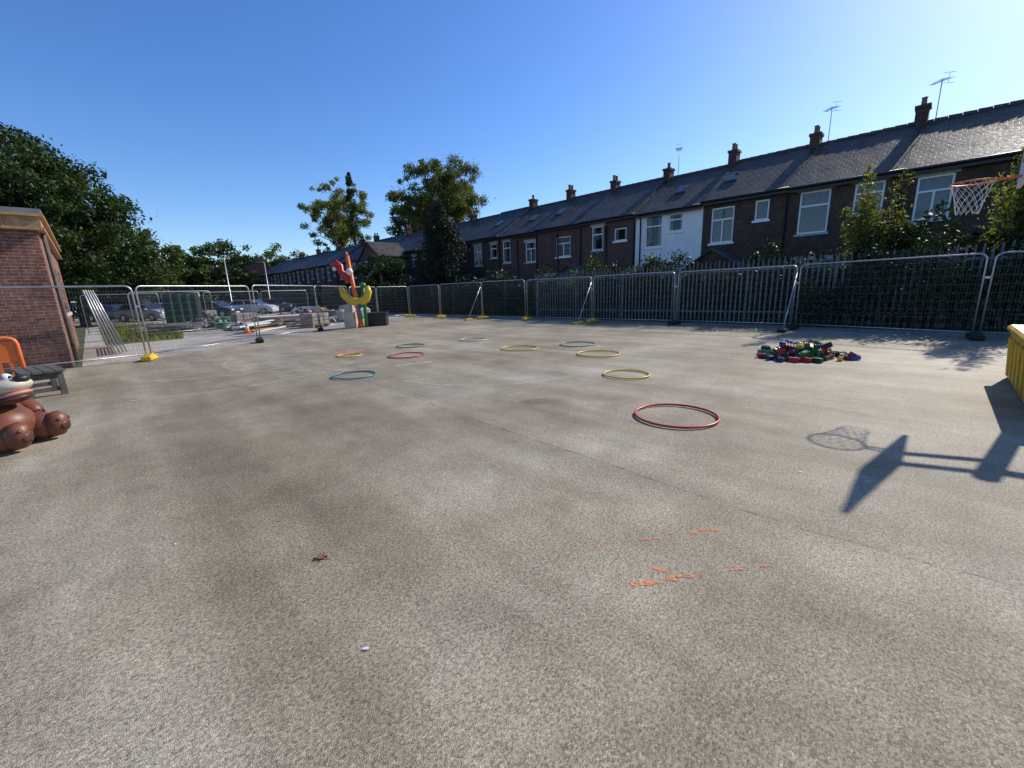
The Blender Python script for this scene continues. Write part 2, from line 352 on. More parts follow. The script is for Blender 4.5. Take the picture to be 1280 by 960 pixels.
# ------------------------------------------------------------------ toy bricks
mb=MB(); cols=['redp','maroon','bluep','greenp','dkblue','redp','dkgreen','dkgreen','black','maroon','yelhoop','greenp','greenp','redp']
placed=[]
for i in range(165):
    u=random.gauss(0,.33) if i%5 else random.uniform(-.8,.8);w=random.gauss(0,.24)
    if abs(u)>.8 or abs(w)>.55: continue
    x=10.15+.707*u+.707*w*1.2; y=1.8-.707*u+.707*w*1.2
    L=random.choice([.08,.19,.19,.125]);W=.095;H=.07
    z=H/2
    for (px,py,pz) in placed:
        if math.hypot(px-x,py-y)<.1 : z=max(z,pz+H*.75)
    if z>.29: continue
    placed.append((x,y,z))
    tilt=.5 if z>H else .06
    T=Matrix.Translation((x,y,z+.006))@Euler((random.uniform(-tilt,tilt)+(random.choice([0,0,1.57]) ),random.uniform(-tilt,tilt),random.random()*6.28)).to_matrix().to_4x4()
    k=random.choice(cols); mb.rbox((0,0,0),(L,W,H),k,.006,T)
    for a in range(max(1,int(round(L/.047)))):
        for b_ in range(2):
            xx=-L/2+.024+a*.047; yy=-.024+b_*.048
            mb.path([T@Vector((xx,yy,H/2)),T@Vector((xx,yy,H/2+.014))],.015,k,7)
mb.build('toy_brick_pile')
# ------------------------------------------------------------------ heras fencing
def heras(p0,p1,name='temporary_fence_panel',h=2.0):
    p0=Vector((p0[0],p0[1],0));p1=Vector((p1[0],p1[1],0)); d=(p1-p0); L=d.length; d.normalize()
    nrm=Vector((-d.y,d.x,0))
    g=.06; a=p0+d*g; b_=p1-d*g; e=empty(name,tuple(p0))
    mb=MB(); z0=.12; R=.14; up=Vector((0,0,1)); h=h+random.uniform(-.02,.02)
    lean=nrm*random.uniform(-.03,.03)
    def U(q,z): return q+up*z+lean*z
    pts=[U(a,.04),U(a,h-R)]+[U(a+d*R*(1-math.cos(t)),h-R+R*math.sin(t)) for t in (.4,.8,1.2)]+[U(a+d*R,h),U(b_-d*R,h)]+[U(b_-d*R*(1-math.cos(t)),h-R+R*math.sin(t)) for t in (1.2,.8,.4)]+[U(b_,h-R),U(b_,.04)]
    mb.path(pts,.021,'galv',8); mb.path([U(a,z0+.05),U(b_,z0+.05)],.016,'galv',6)
    mb.cbox((0,0,0),(.09,.05,.05),'galv',Matrix.Translation(p1+up*1.45)@Matrix.Rotation(math.atan2(d.y,d.x),4,'Z'))
    mb.build('frame',e,)
    mb=MB(); w=(b_-a).length; n=int(w/.055)
    for i in range(1,n):
        q=a+d*(w*i/n); mb.wire(U(q,z0+.05),U(q,h-.01),.0019,'wire')
    for z in (.3,.5,.7,.9,1.1,1.3,1.5,1.7,1.85):
        mb.wire(U(a,z),U(b_,z),.0021,'wire')
    mb.build('mesh_infill',e)
    return e
def foot(p,ang,k):
    mb=MB(); T=Matrix.Translation((p[0],p[1],0))@Matrix.Rotation(ang+random.uniform(-.2,.2),4,'Z')
    mb.rbox((0,0,.075),(.68,.24,.14),k,.03,T); mb.rbox((0,0,.155),(.3,.18,.05),k,.015,T)
    mb.build('fence_foot')
R_=[(15.9,-8.4),(15.3,-4.55),(14.95,-.78),(15.85,3.14),(15.93,7.06),(15.75,10.73),(15.7,14.67),(15.4,17.75),(15.3,21.6),(15.1,24.8)]
for a,b_ in zip(R_,R_[1:]): heras(a,b_)
L_=[(-9.6,14.7),(-6.1,14.75),(-2.6,14.85),(.93,15.07),(4.13,17.07),(7.3,19.75),(10.07,22.6),(12.6,24.4),(15.1,24.8)]
for a,b_ in zip(L_,L_[1:]): heras(a,b_)
fk=['tyre','tyre','tyre','tyre','tyre','yelfoot','yelfoot','yelfoot','yelfoot','yelfoot']
for p,k in zip(R_,fk): foot(p,0.0,k)
for p,k in zip(L_[:-1],['tyre','tyre','tyre','yelfoot','tyre','tyre','tyre','tyre']): foot(p,1.2,k)
for i in (3,5,7):
    p=Vector((R_[i][0],R_[i][1],0)); mb=MB()
    mb.path([p+Vector((-.03,.05,1.75)),p+Vector((-1.0,.05,.06))],.018,'galv',6); mb.rbox((p.x-1.0,p.y+.05,.05),(.5,.22,.1),fk[i],.02); mb.build('fence_brace')
# ------------------------------------------------------------------ palisade + green mesh fence
mb=MB(); y=-8
while y<15.5:
    x=17.3; h=2.33+random.uniform(-.035,.035); w=.055; l=random.uniform(-.012,.012)
    mb.add([(x,y-w/2,.05),(x+.015,y,.05),(x,y+w/2,.05),(x,y-w/2+l,h-.12),(x+.015,y+l,h-.1),(x,y+w/2+l,h-.12),(x-.005,y-.015+l,h),(x-.005,y+.015+l,h)],
      [(0,1,4,3),(1,2,5,4),(3,4,7,6),(4,5,7)],'pal')
    y+=.165
for z in (.45,1.95): mb.box((17.325,-8,z-.025),(17.36,15.5,z+.025),'pal')
for k in range(10): mb.box((17.37,-8+k*2.6,0),(17.45,-7.92+k*2.6,2.2),'pal')
mb.build('palisade_fence')
mb=MB()
y=15.6
while y<60:
    mb.wire((17.5,y,.05),(17.5,y,2.0),.004,'greenmesh'); y+=.09
for z in [.1+.19*i for i in range(11)]: mb.wire((17.5,15.6,z),(17.5,60,z),.005,'greenmesh')
for k in range(18): mb.box((17.52,15.6+k*2.5,0),(17.58,15.66+k*2.5,2.1),'greenmesh')
mb.build('green_mesh_fence')
# ------------------------------------------------------------------ foliage
def quads(name,C,size,mat,parent=None,asp=.6):
    n=len(C); u=rng.normal(size=(n,3)); u/=np.linalg.norm(u,axis=1)[:,None]
    w=rng.normal(size=(n,3)); w-=u*(w*u).sum(1)[:,None]; w/=np.linalg.norm(w,axis=1)[:,None]
    s=(size*rng.uniform(.6,1.3,n))[:,None]
    V=np.stack([C-u*s,C-w*s*asp+u*s*.1,C+u*s,C+w*s*asp+u*s*.1],1).reshape(-1,3)
    me=bpy.data.meshes.new(name); me.vertices.add(4*n); me.vertices.foreach_set('co',V.ravel())
    me.loops.add(4*n); me.loops.foreach_set('vertex_index',np.arange(4*n)); me.polygons.add(n)
    me.polygons.foreach_set('loop_start',np.arange(0,4*n,4)); me.polygons.foreach_set('loop_total',np.full(n,4))
    me.materials.append(mat); me.update(calc_edges=True)
    ob=bpy.data.objects.new(name,me); scene.collection.objects.link(ob)
    if parent is not None:
        ob.parent=parent; ob.matrix_parent_inverse=Matrix.Translation(parent.location).inverted()
    return ob
def clumps(c,r,nc,nl,spread=.22,shell=.45,zpow=1.0):
    d=rng.normal(size=(nc,3)); d/=np.linalg.norm(d,axis=1)[:,None]
    rad=shell+(1-shell)*rng.uniform(0,1,nc)**.6
    cen=d*rad[:,None]*np.array(r)+np.array(c)
    cr=np.array(r).mean()*spread*rng.uniform(.5,1.4,nc)
    pw=cr**2; idx=rng.choice(nc,nl,p=pw/pw.sum())
    g=rng.normal(size=(nl,3)); gl=np.linalg.norm(g,axis=1)[:,None]; g=g/gl*(rng.uniform(0,1,(nl,1))**.5)*(1+.25*np.abs(rng.normal(size=(nl,1)))**2*.5)
    g[:,2]*=.75
    return cen[idx]+g*cr[idx][:,None], cen
def tree(name,base,h,cz,rad,nl,size,mat,nc=70,spread=.24,shell=.45,trunk=.3,limbs=9):
    e=empty(name,(base[0],base[1],0)); c=(base[0],base[1],cz)
    P,cen=clumps(c,rad,nc,nl,spread,shell)
    P=P[P[:,2]>.3]
    quads('foliage',P,size,mat,e)
    mb=MB(); b=Vector((base[0],base[1],-.05)); top=Vector((base[0]+random.uniform(-.3,.3),base[1],cz+rad[2]*.5))
    mb.path([b,b.lerp(top,.3)+Vector((.1,0,0)),b.lerp(top,.65),top],[trunk,trunk*.75,trunk*.45,trunk*.1],'bark',8)
    for i in range(min(limbs,len(cen))):
        q=Vector(cen[i]); s_=b.lerp(top,random.uniform(.3,.7)); m_=s_.lerp(q,.5)+Vector((0,0,-.06*h*.3))
        mb.path([s_,m_,q],[trunk*.4,trunk*.25,trunk*.06],'bark',6)
    mb.build('trunk_and_limbs',e); return e
def conifer(name,base,h,r,nl,size,mat,taper=.8):
    e=empty(name,(base[0],base[1],0)); nc=220
    t=rng.uniform(0,1,nc)**1.15; a=rng.uniform(0,2*np.pi,nc)
    prof=r*np.minimum(1,(1-t)**taper*1.05)*np.where(t<.1,.75,1)
    rr=prof*rng.uniform(.45,1.0,nc)
    cen=np.stack([base[0]+rr*np.cos(a),base[1]+rr*np.sin(a),.4+t*(h-.6)],1)
    cr=(.12*r+prof*.22)*rng.uniform(.7,1.2,nc)
    idx=rng.integers(0,nc,nl); g=rng.normal(size=(nl,3)); g/=np.linalg.norm(g,axis=1)[:,None]; g*=rng.uniform(0,1,(nl,1))**.5; g[:,2]*=1.4
    quads('foliage',cen[idx]+g*cr[idx][:,None],size,mat,e,asp=.45)
    mb=MB(); mb.path([(base[0],base[1],-.05),(base[0],base[1],h*.9)],[.22,.03],'bark',8)
    for i in range(12): mb.path([(base[0],base[1],cen[i][2]-.2),tuple(cen[i])],[.05,.01],'bark',5)
    mb.build('trunk',e); return e
tree('broadleaf_tree',(-4.2,46),13.3,7.2,(7.8,7.8,6.3),60000,.13,L_dark,190,.15,.5,.5)
tree('broadleaf_tree',(-.4,43),10.8,5.6,(5.0,4.8,4.9),38000,.12,L_dark,130,.16,.45,.3)
tree('broadleaf_tree',(-14,40),12,7,(7,7,6),12000,.28,L_dark,70,.24,.5,.5)
tree('round_crown_tree',(37.8,51.6),20.0,14.2,(6.6,6.6,5.6),48000,.13,L_round,190,.13,.25,.35,22)
tree('sapling_birch_tree',(39.5,89.5),24,17.2,(7.6,7.6,7.4),27000,.17,L_light,120,.12,.15,.3,28)
conifer('poplar_tree',(38.5,80.5),24.0,1.8,14000,.16,L_dark,.5)
conifer('cypress_tree',(20.4,28.0),8.1,2.7,52000,.075,L_con,.6)
tree('garden_tree',(19.3,36),5.0,3.3,(2.2,2.6,1.8),12000,.09,L_dark,60,.22,.4,.12)
tree('broadleaf_tree',(41,62),17,12,(5,5,5),16000,.18,L_mid,70,.18,.35,.3)
e=empty('distant_trees',(20,110,0)); PP=[]
for (x,y,h,r) in [(6.5,90,12.5,6),(0,95,10,7),(13,98,11,6),(20,100,14,6.5),(27,112,11,7),(34,112,14,8),(10,118,12,9),(-8,92,12,8),(40,120,13,8),(3,80,7,5),(15,86,7,4),(24,92,5,4),(-20,85,13,9),(-32,75,14,10),(-45,60,14,10)]:
    P,_=clumps((x,y,h*.5),(r,r,h*.5),70,8000,.17,.35); PP.append(P[P[:,2]>.1])
quads('foliage',np.concatenate(PP),.26,L_mid,e)
mb=MB()
for (x,y) in [(6.5,90),(0,95),(13,98),(20,100),(27,112),(34,112)]: mb.path([(x,y,0),(x+.2,y,6)],[.3,.15],'bark',6)
mb.build('trunks',e)
def hedge(name,x0,x1,y0,y1,h,nl,size,mat,wob=.3):
    e=empty(name,((x0+x1)/2,(y0+y1)/2,0)); P=rng.uniform(0,1,(nl,3))
    Y=y0+P[:,1]*(y1-y0); hh=h*(1+wob*np.sin(Y*1.7)*.4+wob*np.sin(Y*4.1+1)*.35+wob*np.sin(Y*.6+2)*.4)
    dens=.5+.5*np.sin(Y*2.9+P[:,2]*5)*np.sin(Y*1.3+1); keep=rng.uniform(0,1,nl)<(.35+.65*dens)
    X=x0+P[:,0]*(x1-x0); Z=np.maximum(.05,hh*P[:,2]**.75)+rng.normal(size=nl)*.08
    quads('foliage',np.stack([X,Y,Z],1)[keep],size,mat,e)
    mb=MB(); yy=y0+.3
    while yy<y1: mb.path([((x0+x1)/2,yy,-.05),((x0+x1)/2+random.uniform(-.2,.2),yy+.2,h*.8)],[.04,.01],'bark',5); yy+=.8
    mb.build('stems',e)
hedge('overgrown_hedge',16.6,17.25,-8,3.4,1.9,20000,.055,L_hedge,.5)
hedge('overgrown_hedge',17.7,19.3,-8,5.5,2.7,34000,.07,L_hedge,.4)
hedge('overgrown_hedge',17.6,18.8,5.5,11.5,2.2,26000,.055,L_hedge,.35)
hedge('overgrown_hedge',17.6,18.8,11.5,16,2.3,18000,.055,L_dark,.45)
hedge('overgrown_hedge',17.9,19.2,16,60,2.1,55000,.085,L_hedge,.4)
def shrub(name,base,h,r,nl,size,mat,nst=9):
    e=empty(name,(base[0],base[1],0)); mb=MB(); C=[]
    for i in range(nst):
        a=random.random()*6.28; k=random.uniform(.2,1)*r; t=Vector((base[0]+k*math.cos(a),base[1]+k*math.sin(a),h*random.uniform(.6,1)))
        b=Vector((base[0]+.15*math.cos(a),base[1]+.15*math.sin(a),-.03)); m_=b.lerp(t,.5)+Vector((-.15*math.cos(a),-.15*math.sin(a),.2))
        mb.path([b,m_,t],[.03,.02,.006],'bark',5)
        for j in range(nl//nst):
            f=random.uniform(.25,1.03); q=(b.lerp(m_,f*2) if f<.5 else m_.lerp(t,f*2-1)); s_=.34*(1.25-f)
            C.append((q.x+random.gauss(0,s_),q.y+random.gauss(0,s_),q.z+random.gauss(0,s_*.8)))
    mb.build('stems',e); quads('foliage',np.array(C),size,mat,e,asp=.4)
shrub('buddleia_shrub',(18.4,1.9),5.1,.9,5500,.062,L_light,14)
shrub('buddleia_shrub',(18.6,.7),3.6,.9,5000,.062,L_mid,11)
shrub('buddleia_shrub',(18.4,-1.4),5.5,1.0,7000,.062,L_light,15)
shrub('buddleia_shrub',(18.5,-4.2),4.8,1.2,5500,.065,L_mid,10)
shrub('buddleia_shrub',(18.2,9.8),2.9,.7,2600,.05,L_light,9)
shrub('buddleia_shrub',(18.2,13.2),2.7,.9,3200,.05,L_mid,9)
# ------------------------------------------------------------------ terrace
def window(e,y0,y1,z0,z1,X=24.0,sg=-1,style=0,cur=.6,lintel=True):
    s_=-sg
    def bx(mb,xa,xb,a,b_,c,d,k): mb.box((min(X+s_*xa,X+s_*xb),a,c),(max(X+s_*xa,X+s_*xb),b_,d),k)
    f=.07; mb=MB()
    bx(mb,.05,.11,y0,y0+f,z0,z1,'upvc'); bx(mb,.05,.11,y1-f,y1,z0,z1,'upvc'); bx(mb,.05,.11,y0+f,y1-f,z0,z0+f,'upvc'); bx(mb,.05,.11,y0+f,y1-f,z1-f,z1,'upvc')
    zt=z0+(z1-z0)*.66
    if style!=2: bx(mb,.055,.105,y0+f,y1-f,zt-.035,zt+.035,'upvc')
    if style==1: ym=(y0+y1)/2; bx(mb,.058,.1,ym-.03,ym+.03,z0+f,zt-.035,'upvc')
    mb.build('window_frame',e)
    mb=MB(); bx(mb,.08,.086,y0+f,y1-f,z0+f,z1-f,'glass'); mb.build('glass',e)
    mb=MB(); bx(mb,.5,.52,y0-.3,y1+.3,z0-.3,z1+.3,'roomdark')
    n=10; w=(y1-y0)
    for (a,b_) in ((y0,y0+w*cur/2),(y1-w*cur/2,y1)):
        vs=[];fs=[]
        for i in range(n+1):
            yy=a+(b_-a)*i/n; xx=X+s_*(.135+.018*math.cos(i*2.6)); vs+=[(xx,yy,z0),(xx,yy,z1)]
            if i: fs.append((2*i-2,2*i,2*i+1,2*i-1))
        mb.add(vs,fs,'curtain',True)
    mb.build('curtains',e)
    mb=MB(); bx(mb,-.06,.05,y0-.08,y1+.08,z0-.1,z0,'stone' if lintel else 'upvc')
    if lintel: bx(mb,-.012,.0,y0-.12,y1+.12,z1,z1+.17,'stone')
    mb.build('sill_and_lintel',e)
def aerial(e,x,y,z,s_=1.0,ang=0):
    mb=MB(); mb.path([(x,y,z-.9),(x,y,z+.75)],.018,'galv',6)
    d=Vector((math.cos(ang),math.sin(ang),.12)).normalized(); w=Vector((-math.sin(ang),math.cos(ang),0)); c=Vector((x,y,z+.7))
    mb.path([c-d*.5*s_,c+d*.8*s_],.012,'galv',6)
    for i in range(9):
        q=c+d*(-.45+.15*i)*s_; l=.24-.012*i; mb.path([q-w*l,q+w*l],.007,'galv',5)
    q=c-d*.5*s_
    for v in (.2,-.2): mb.path([q-w*.22+Vector((0,0,v)),q+w*.22+Vector((0,0,v))],.008,'galv',5)
    mb.path([q-Vector((0,0,.2)),q+Vector((0,0,.2))],.008,'galv',5)
    mb.build('tv_aerial',e)
XW=24.0;XR=28.0;XF=32.0;ZE=5.72;ZR=8.15
spec={-1:('brick_dark',[(.1,1.14,3.68,5.3,1,1.0,True)]),
 0:('brick_dark',[(2.1,3.08,4.2,5.42,0,.9,True),(3.9,5.05,3.6,5.42,0,1.0,True)]),
 1:('brick_dark',[(6.28,6.9,4.45,5.38,2,1.0,False),(7.84,8.95,3.57,5.32,1,.9,False)]),
 2:('white_render',[(10.47,11.29,4.42,5.38,0,.5,False),(11.64,12.7,3.69,5.45,0,.6,False)]),
 3:('brown_paint',[(13.92,14.77,4.27,5.02,2,.5,False),(15.57,16.44,3.85,5.32,0,.5,True)]),
 4:('brown_paint',[(18.19,19.44,3.66,5.0,1,1.0,False)]),
 5:('brown_paint',[(21.35,22.4,3.5,4.96,1,.8,True),(24.0,24.85,3.63,5.3,0,.8,True)])}
for k in range(-3,23):
    y0=1.55+3.92*k; y1=y0+3.92; e=empty('terraced_house',(XR,(y0+y1)/2,0))
    dz=.06*math.sin(k*2.3); ze=ZE+dz; zr=ZR+dz
    mat,wins=spec.get(k,(('brick_far','brick_dark','brick_far','brown_paint')[k%4],[(y0+.45,y0+1.25,4.1,5.2,0,.6,True),(y0+2.3,y0+3.35,3.6,5.3,1,.7,True)]))
    low=[(y0+.5,y0+1.4,.15,2.2,2,.4,False),(y0+2.1,y0+3.4,.95,2.4,1,.7,True)] if k<8 else []
    mb=MB(); mb.wallX(XW,-1,y0,y1,-.05,ze,[w[:4] for w in wins+low],mat)
    mb.wallX(XF,1,y0,y1,-.05,ze,[],'brick_dark')
    for yy in (y0+.002,y1-.002):
        if k in (-3,22): mb.add([(XW,yy,-.05),(XF,yy,-.05),(XF,yy,ze),(XR,yy,zr),(XW,yy,ze)],[(0,1,2,3,4)],mat)
    mb.build('walls',e)
    for w in wins+low: window(e,*w[:4],style=w[4],cur=w[5],lintel=w[6])
    mb=MB(); t=.11; ns=8
    for sg,XX in ((-1,XW-.28),(1,XF+.28)):
        zz=ze-.28*(zr-ze)/4; vs=[];fs=[]
        for i in range(ns+1):
            yy=y0+(y1-y0)*i/ns; sag=-.035*math.sin(math.pi*i/ns)
            for j in range(5):
                X=XX+(XR-XX)*j/4; Z=zz+(zr-zz)*j/4; s2=sag*math.sin(math.pi*j/4)*1.2+random.uniform(-.006,.006)*(0<j<4 and 0<i<ns)
                vs.append((X,yy,Z+t+s2))
        for i in range(ns):
            for j in range(4):
                q=(i*5+j,i*5+j+1,(i+1)*5+j+1,(i+1)*5+j); fs.append(q if sg<0 else q[::-1])
        mb.add(vs,fs,'slate')
        a=[(XX,y0,zz+t),(XR,y0,zr+t),(XR,y1,zr+t),(XX,y1,zz+t),(XX,y0,zz),(XR,y0,zr),(XR,y1,zr),(XX,y1,zz)]
        mb.add(a,[(4,5,6,7),(0,4,7,3),(0,1,5,4),(3,7,6,2)],'slate')
    mb.build('slate_roof',e)
    mb=MB()
    yy=y0+.02
    while yy<y1-.05: mb.path([(XR,yy,zr+t-.01),(XR,yy+.42,zr+t-.01)],[.1,.115],'ridge',8); yy+=.435
    mb.build('ridge_tiles',e)
    mb=MB(); mb.path([(XW-.34,y0,ze-.1),(XW-.34,y1,ze-.1)],.06,'black',8); mb.box((XW-.28,y0,ze-.28),(XW-.25,y1,ze-.08),'black')
    px=y0+.06 if k!=2 else y1-.35
    mb.path([(XW-.3,px,ze-.12),(XW-.08,px,ze-.4),(XW-.08,px,.1)],.04,'black',8)
    if k in (3,4,5,7): mb.path([(XW-.09,y0+2.0,ze-.5),(XW-.09,y0+2.0,.1)],.05,'black',8); mb.path([(XW-.09,y0+2.0,2.9),(XW-.09,y0+3.1,3.3)],.035,'black',8)
    mb.build('gutter_and_downpipe',e)
    if k in (0,1,2,3,4,5,6,8,9,11,13,14,16,18,20,-2):
        yc=y0; hh=random.uniform(.45,.75); cm='brick_dark'; mb=MB()
        mb.box((XR-.3,yc-.22,zr-.35),(XR+.3,yc+.22,zr+hh),cm); mb.box((XR-.35,yc-.27,zr+hh),(XR+.35,yc+.27,zr+hh+.12),cm)
        for xx in ((-.16,.16) if k%3 else (0,)):
            mb.path([(XR+xx,yc,zr+hh+.12),(XR+xx,yc,zr+hh+.2),(XR+xx,yc,zr+hh+.42),(XR+xx,yc,zr+hh+.47)],[.13,.1,.09,.12],'pot',10)
        mb.build('chimney',e)
    if k in (0,1,3,8): aerial(e,XR+.4,y0-.45,zr+1.05,.8,random.uniform(.2,1.2))
    if k in (1,2,4,5,6,9):
        mb=MB(); s0=(zr-ze)/4; yc=y0+(3.2 if k in(1,4) else 2.0)
        for xa,xb,m_,o in ((25.5,26.35,'black',.05),(25.57,26.28,'carglass',.075)):
            q=.0 if m_=='black' else .06
            mb.add([(xa,yc-.35+q,ze+(xa-XW)*s0+t+o),(xb,yc-.35+q,ze+(xb-XW)*s0+t+o),(xb,yc+.35-q,ze+(xb-XW)*s0+t+o),(xa,yc+.35-q,ze+(xa-XW)*s0+t+o),
                    (xa,yc-.35+q,ze+(xa-XW)*s0+t),(xb,yc-.35+q,ze+(xb-XW)*s0+t),(xb,yc+.35-q,ze+(xb-XW)*s0+t),(xa,yc+.35-q,ze+(xa-XW)*s0+t)],[(0,3,2,1),(0,1,5,4),(1,2,6,5),(2,3,7,6),(3,0,4,7)],m_)
        mb.build('skylight',e)
    mb=MB(); mb.box((19.9,y0-.11,-.05),(XW-.01,y0+.11,1.75),'brick_dark'); mb.box((19.85,y0-.14,1.75),(XW-.01,y0+.14,1.82),'coping')
    mb.box((19.68,y0+.12,-.05),(19.88,y1-.12,1.8),'brick_dark')
    mb.build('yard_wall',e)
def shed(name,x0,x1,y0,y1,zw,zr,wall,roof='slate'):
    e=empty(name,((x0+x1)/2,(y0+y1)/2,0)); mb=MB(); ym=(y0+y1)/2
    mb.box((x0,y0,-.05),(x1,y1,zw),wall); mb.add([(x0,y0,zw),(x0,y1,zw),(x0,ym,zr),(x1,y0,zw),(x1,y1,zw),(x1,ym,zr)],[(0,2,1),(3,4,5)],wall); mb.build('walls',e)
    mb=MB(); o=.15; k=(zr-zw)/(ym-y0); zz=zw-o*k
    for a in (y0-o,y1+o):
        mb.add([(x0-o,a,zz+.01),(x1+.0,a,zz+.01),(x1,ym,zr+.01),(x0-o,ym,zr+.01),(x0-o,a,zz+.09),(x1,a,zz+.09),(x1,ym,zr+.09),(x0-o,ym,zr+.09)],[(4,5,6,7),(0,1,2,3),(0,1,5,4),(0,3,7,4),(1,2,6,5)],roof)
    mb.build('roof',e)
    mb=MB(); mb.box((x0-.03,ym-.4,.05),(x0-.005,ym+.4,min(2,zw-.1)),'grey'); mb.build('door',e); return e
shed('garden_shed',20.2,22.6,14.2,16.6,2.1,2.75,'grey')
shed('garden_shed',20.3,22.4,6.3,8.6,2.2,2.95,'brick_dark')
shed('garden_shed',20.3,22.4,-1.8,.6,2.1,2.8,'brick_dark')
e=shed('rear_extension',20.6,23.98,38.5,42.5,5.2,6.6,'brick_far')
for z in (1.2,3.5):
    mb=MB(); mb.box((20.55,39.6,z),(20.595,41.4,z+1.3),'upvc'); mb.build('window_frame',e); mb=MB(); 
    for i in range(2): mb.box((20.53,39.7+i*.85,z+.1),(20.548,40.45+i*.85,z+1.2),'carglass')
    mb.build('glass',e)
def house(name,x0,x1,y0,y1,zw,zr,wall,roof):
    e=empty(name,((x0+x1)/2,(y0+y1)/2,0)); xm=(x0+x1)/2; mb=MB(); mb.box((x0,y0,-.05),(x1,y1,zw),wall)
    mb.add([(x0,y0,zw),(x1,y0,zw),(xm,y0,zr),(x0,y1,zw),(x1,y1,zw),(xm,y1,zr)],[(0,1,2),(3,5,4)],wall); mb.build('walls',e)
    mb=MB(); o=.3; k=(zr-zw)/(xm-x0)
    for a in (x0-o,x1+o):
        mb.add([(a,y0-o,zw-o*k+.02),(a,y1+o,zw-o*k+.02),(xm,y1+o,zr+.02),(xm,y0-o,zr+.02),(a,y0-o,zw-o*k+.15),(a,y1+o,zw-o*k+.15),(xm,y1+o,zr+.15),(xm,y0-o,zr+.15)],[(4,5,6,7),(0,1,2,3),(0,1,5,4),(0,3,7,4),(1,2,6,5)],roof)
    mb.build('roof',e); mb=MB(); mb.box((xm-.4,y0+1,zr-.4),(xm+.4,y0+1.8,zr+1),wall); mb.build('chimney',e)
    for (a,b_) in ((x0+1,x0+2.3),(x1-2.3,x1-1)):
        for z in (1,3.6):
            mb=MB(); mb.box((a,y0-.05,z),(b_,y0-.005,z+1.3),'upvc'); mb.box((a+.1,y0-.07,z+.1),(b_-.1,y0-.052,z+1.2),'carglass'); mb.build('window',e)
    return e
house('brick_house',22,30,97,105,5.4,8.6,'brick_red','roofred')
house('brick_house',8,17,104,112,5.4,8.4,'brick_red','roofred')
# ------------------------------------------------------------------ school building on the left
e=empty('brick_school_building',(-6,19,0))
x1=-.55;y0=15.3;y1=24.5;zt=3.3
ops=[(16.9,18.4,1.3,2.7),(19.3,20.8,1.3,2.7),(21.6,23.1,1.3,2.7)]
mb=MB(); mb.wallX(x1,1,y0,y1,-.05,zt,ops,'brick_red'); mb.add([(-13,y0,-.05),(x1,y0,-.05),(x1,y0,zt),(-13,y0,zt)],[(0,1,2,3)],'brick_red'); mb.add([(-13,y1,-.05),(x1,y1,-.05),(x1,y1,zt),(-13,y1,zt)],[(3,2,1,0)],'brick_red'); mb.wallX(-13,-1,y0,y1,-.05,zt,[],'brick_red'); mb.build('walls',e)
for o in ops: window(e,*o,X=x1,sg=1,style=1,cur=.4,lintel=False)
mb=MB(); mb.box((-13.1,y0-.14,zt),(x1+.14,y1+.14,zt+.06),'timber'); mb.box((-13.06,y0-.1,zt+.06),(x1+.1,y1+.1,zt+.3),'timber'); mb.box((-13.15,y0-.18,zt+.3),(x1+.18,y1+.18,zt+.36),'timber'); mb.box((-13.12,y0-.15,zt+.36),(x1+.15,y1+.15,zt+.47),'greyflash')
for i in range(16): xx=x1-.5-i*.6; mb.box((xx-.02,y0-.125,zt+.063),(xx+.02,y0-.103,zt+.297),'timber')
mb.build('roof_fascia',e)
mb=MB(); mb.box((-12.9,y0+.05,zt+.47),(x1-.05,y1-.05,zt+.5),'black'); mb.build('flat_roof',e)
mb=MB(); mb.path([(x1+.07,y0+.6,zt),(x1+.07,y0+.6,.05)],.045,'grey',8); mb.build('downpipe',e)
e=empty('stacked_fence_panels',(.1,19.5,0))
for i in range(5):
    mb=MB(); xb=.25+.09*i; 
    def lp(y,z): return (xb-.3*z/2-.02*i*z,y,z)
    yA=17.6+.12*i; yB=21.0+.12*i
    mb.path([lp(yA,.03),lp(yA,1.95),lp(yB,1.95),lp(yB,.03)],.021,'galv',6); mb.path([lp(yA,.2),lp(yB,.2)],.018,'galv',6)
    for j in range(1,40): yy=yA+(yB-yA)*j/40; mb.wire(lp(yy,.2),lp(yy,1.95),.003,'wire')
    mb.build('panel',e)
# ------------------------------------------------------------------ bench, barrier
e=empty('wooden_bench',(-.85,11.1,0)); T=Matrix.Translation((-.85,11.2,0))@Matrix.Rotation(math.radians(-80),4,'Z')
mb=MB()
for i in range(4): mb.box((-.55,-.26+i*.135,.42),(.55,-.14+i*.135,.455),'grey',T)
mb.build('seat',e)
mb=MB()
for sx in (-.42,.42):
    for sy in (-.2,.2): mb.box((sx-.04,sy-.04,0),(sx+.04,sy+.04,.42),'grey',T)
    mb.box((sx-.03,-.16,.3),(sx+.03,.16,.4),'grey',T); mb.box((sx-.025,-.16,.08),(sx+.025,.16,.15),'grey',T)
mb.build('legs',e)
mb=MB(); e=empty('orange_plastic_barrier',(-1.9,12.6,0)); T=Matrix.Translation((-1.13,12.6,0))
R0=.12;pts=[(0,0,.08),(0,0,.85)]+[(-R0*(1-math.cos(t)),0,.85+R0*math.sin(t)) for t in (.5,1.0,1.57)]+[(-1.9+R0*(1-math.cos(t)),0,.85+R0*math.sin(t)) for t in (1.57,1.0,.5)]+[(-1.9,0,.85),(-1.9,0,.08)]
mb.path(pts,.035,'orange',8,T); mb.path([(0,0,.12),(-1.9,0,.12)],.035,'orange',8,T); mb.box((-1.86,-.012,.5),(-.04,.012,.9),'orange',T); mb.box((-1.5,-.02,.62),(-.4,-.0125,.78),'white',T)
for i in range(11): mb.box((-.16-i*.16,-.015,.14),(-.1-i*.16,.015,.49),'orange',T)
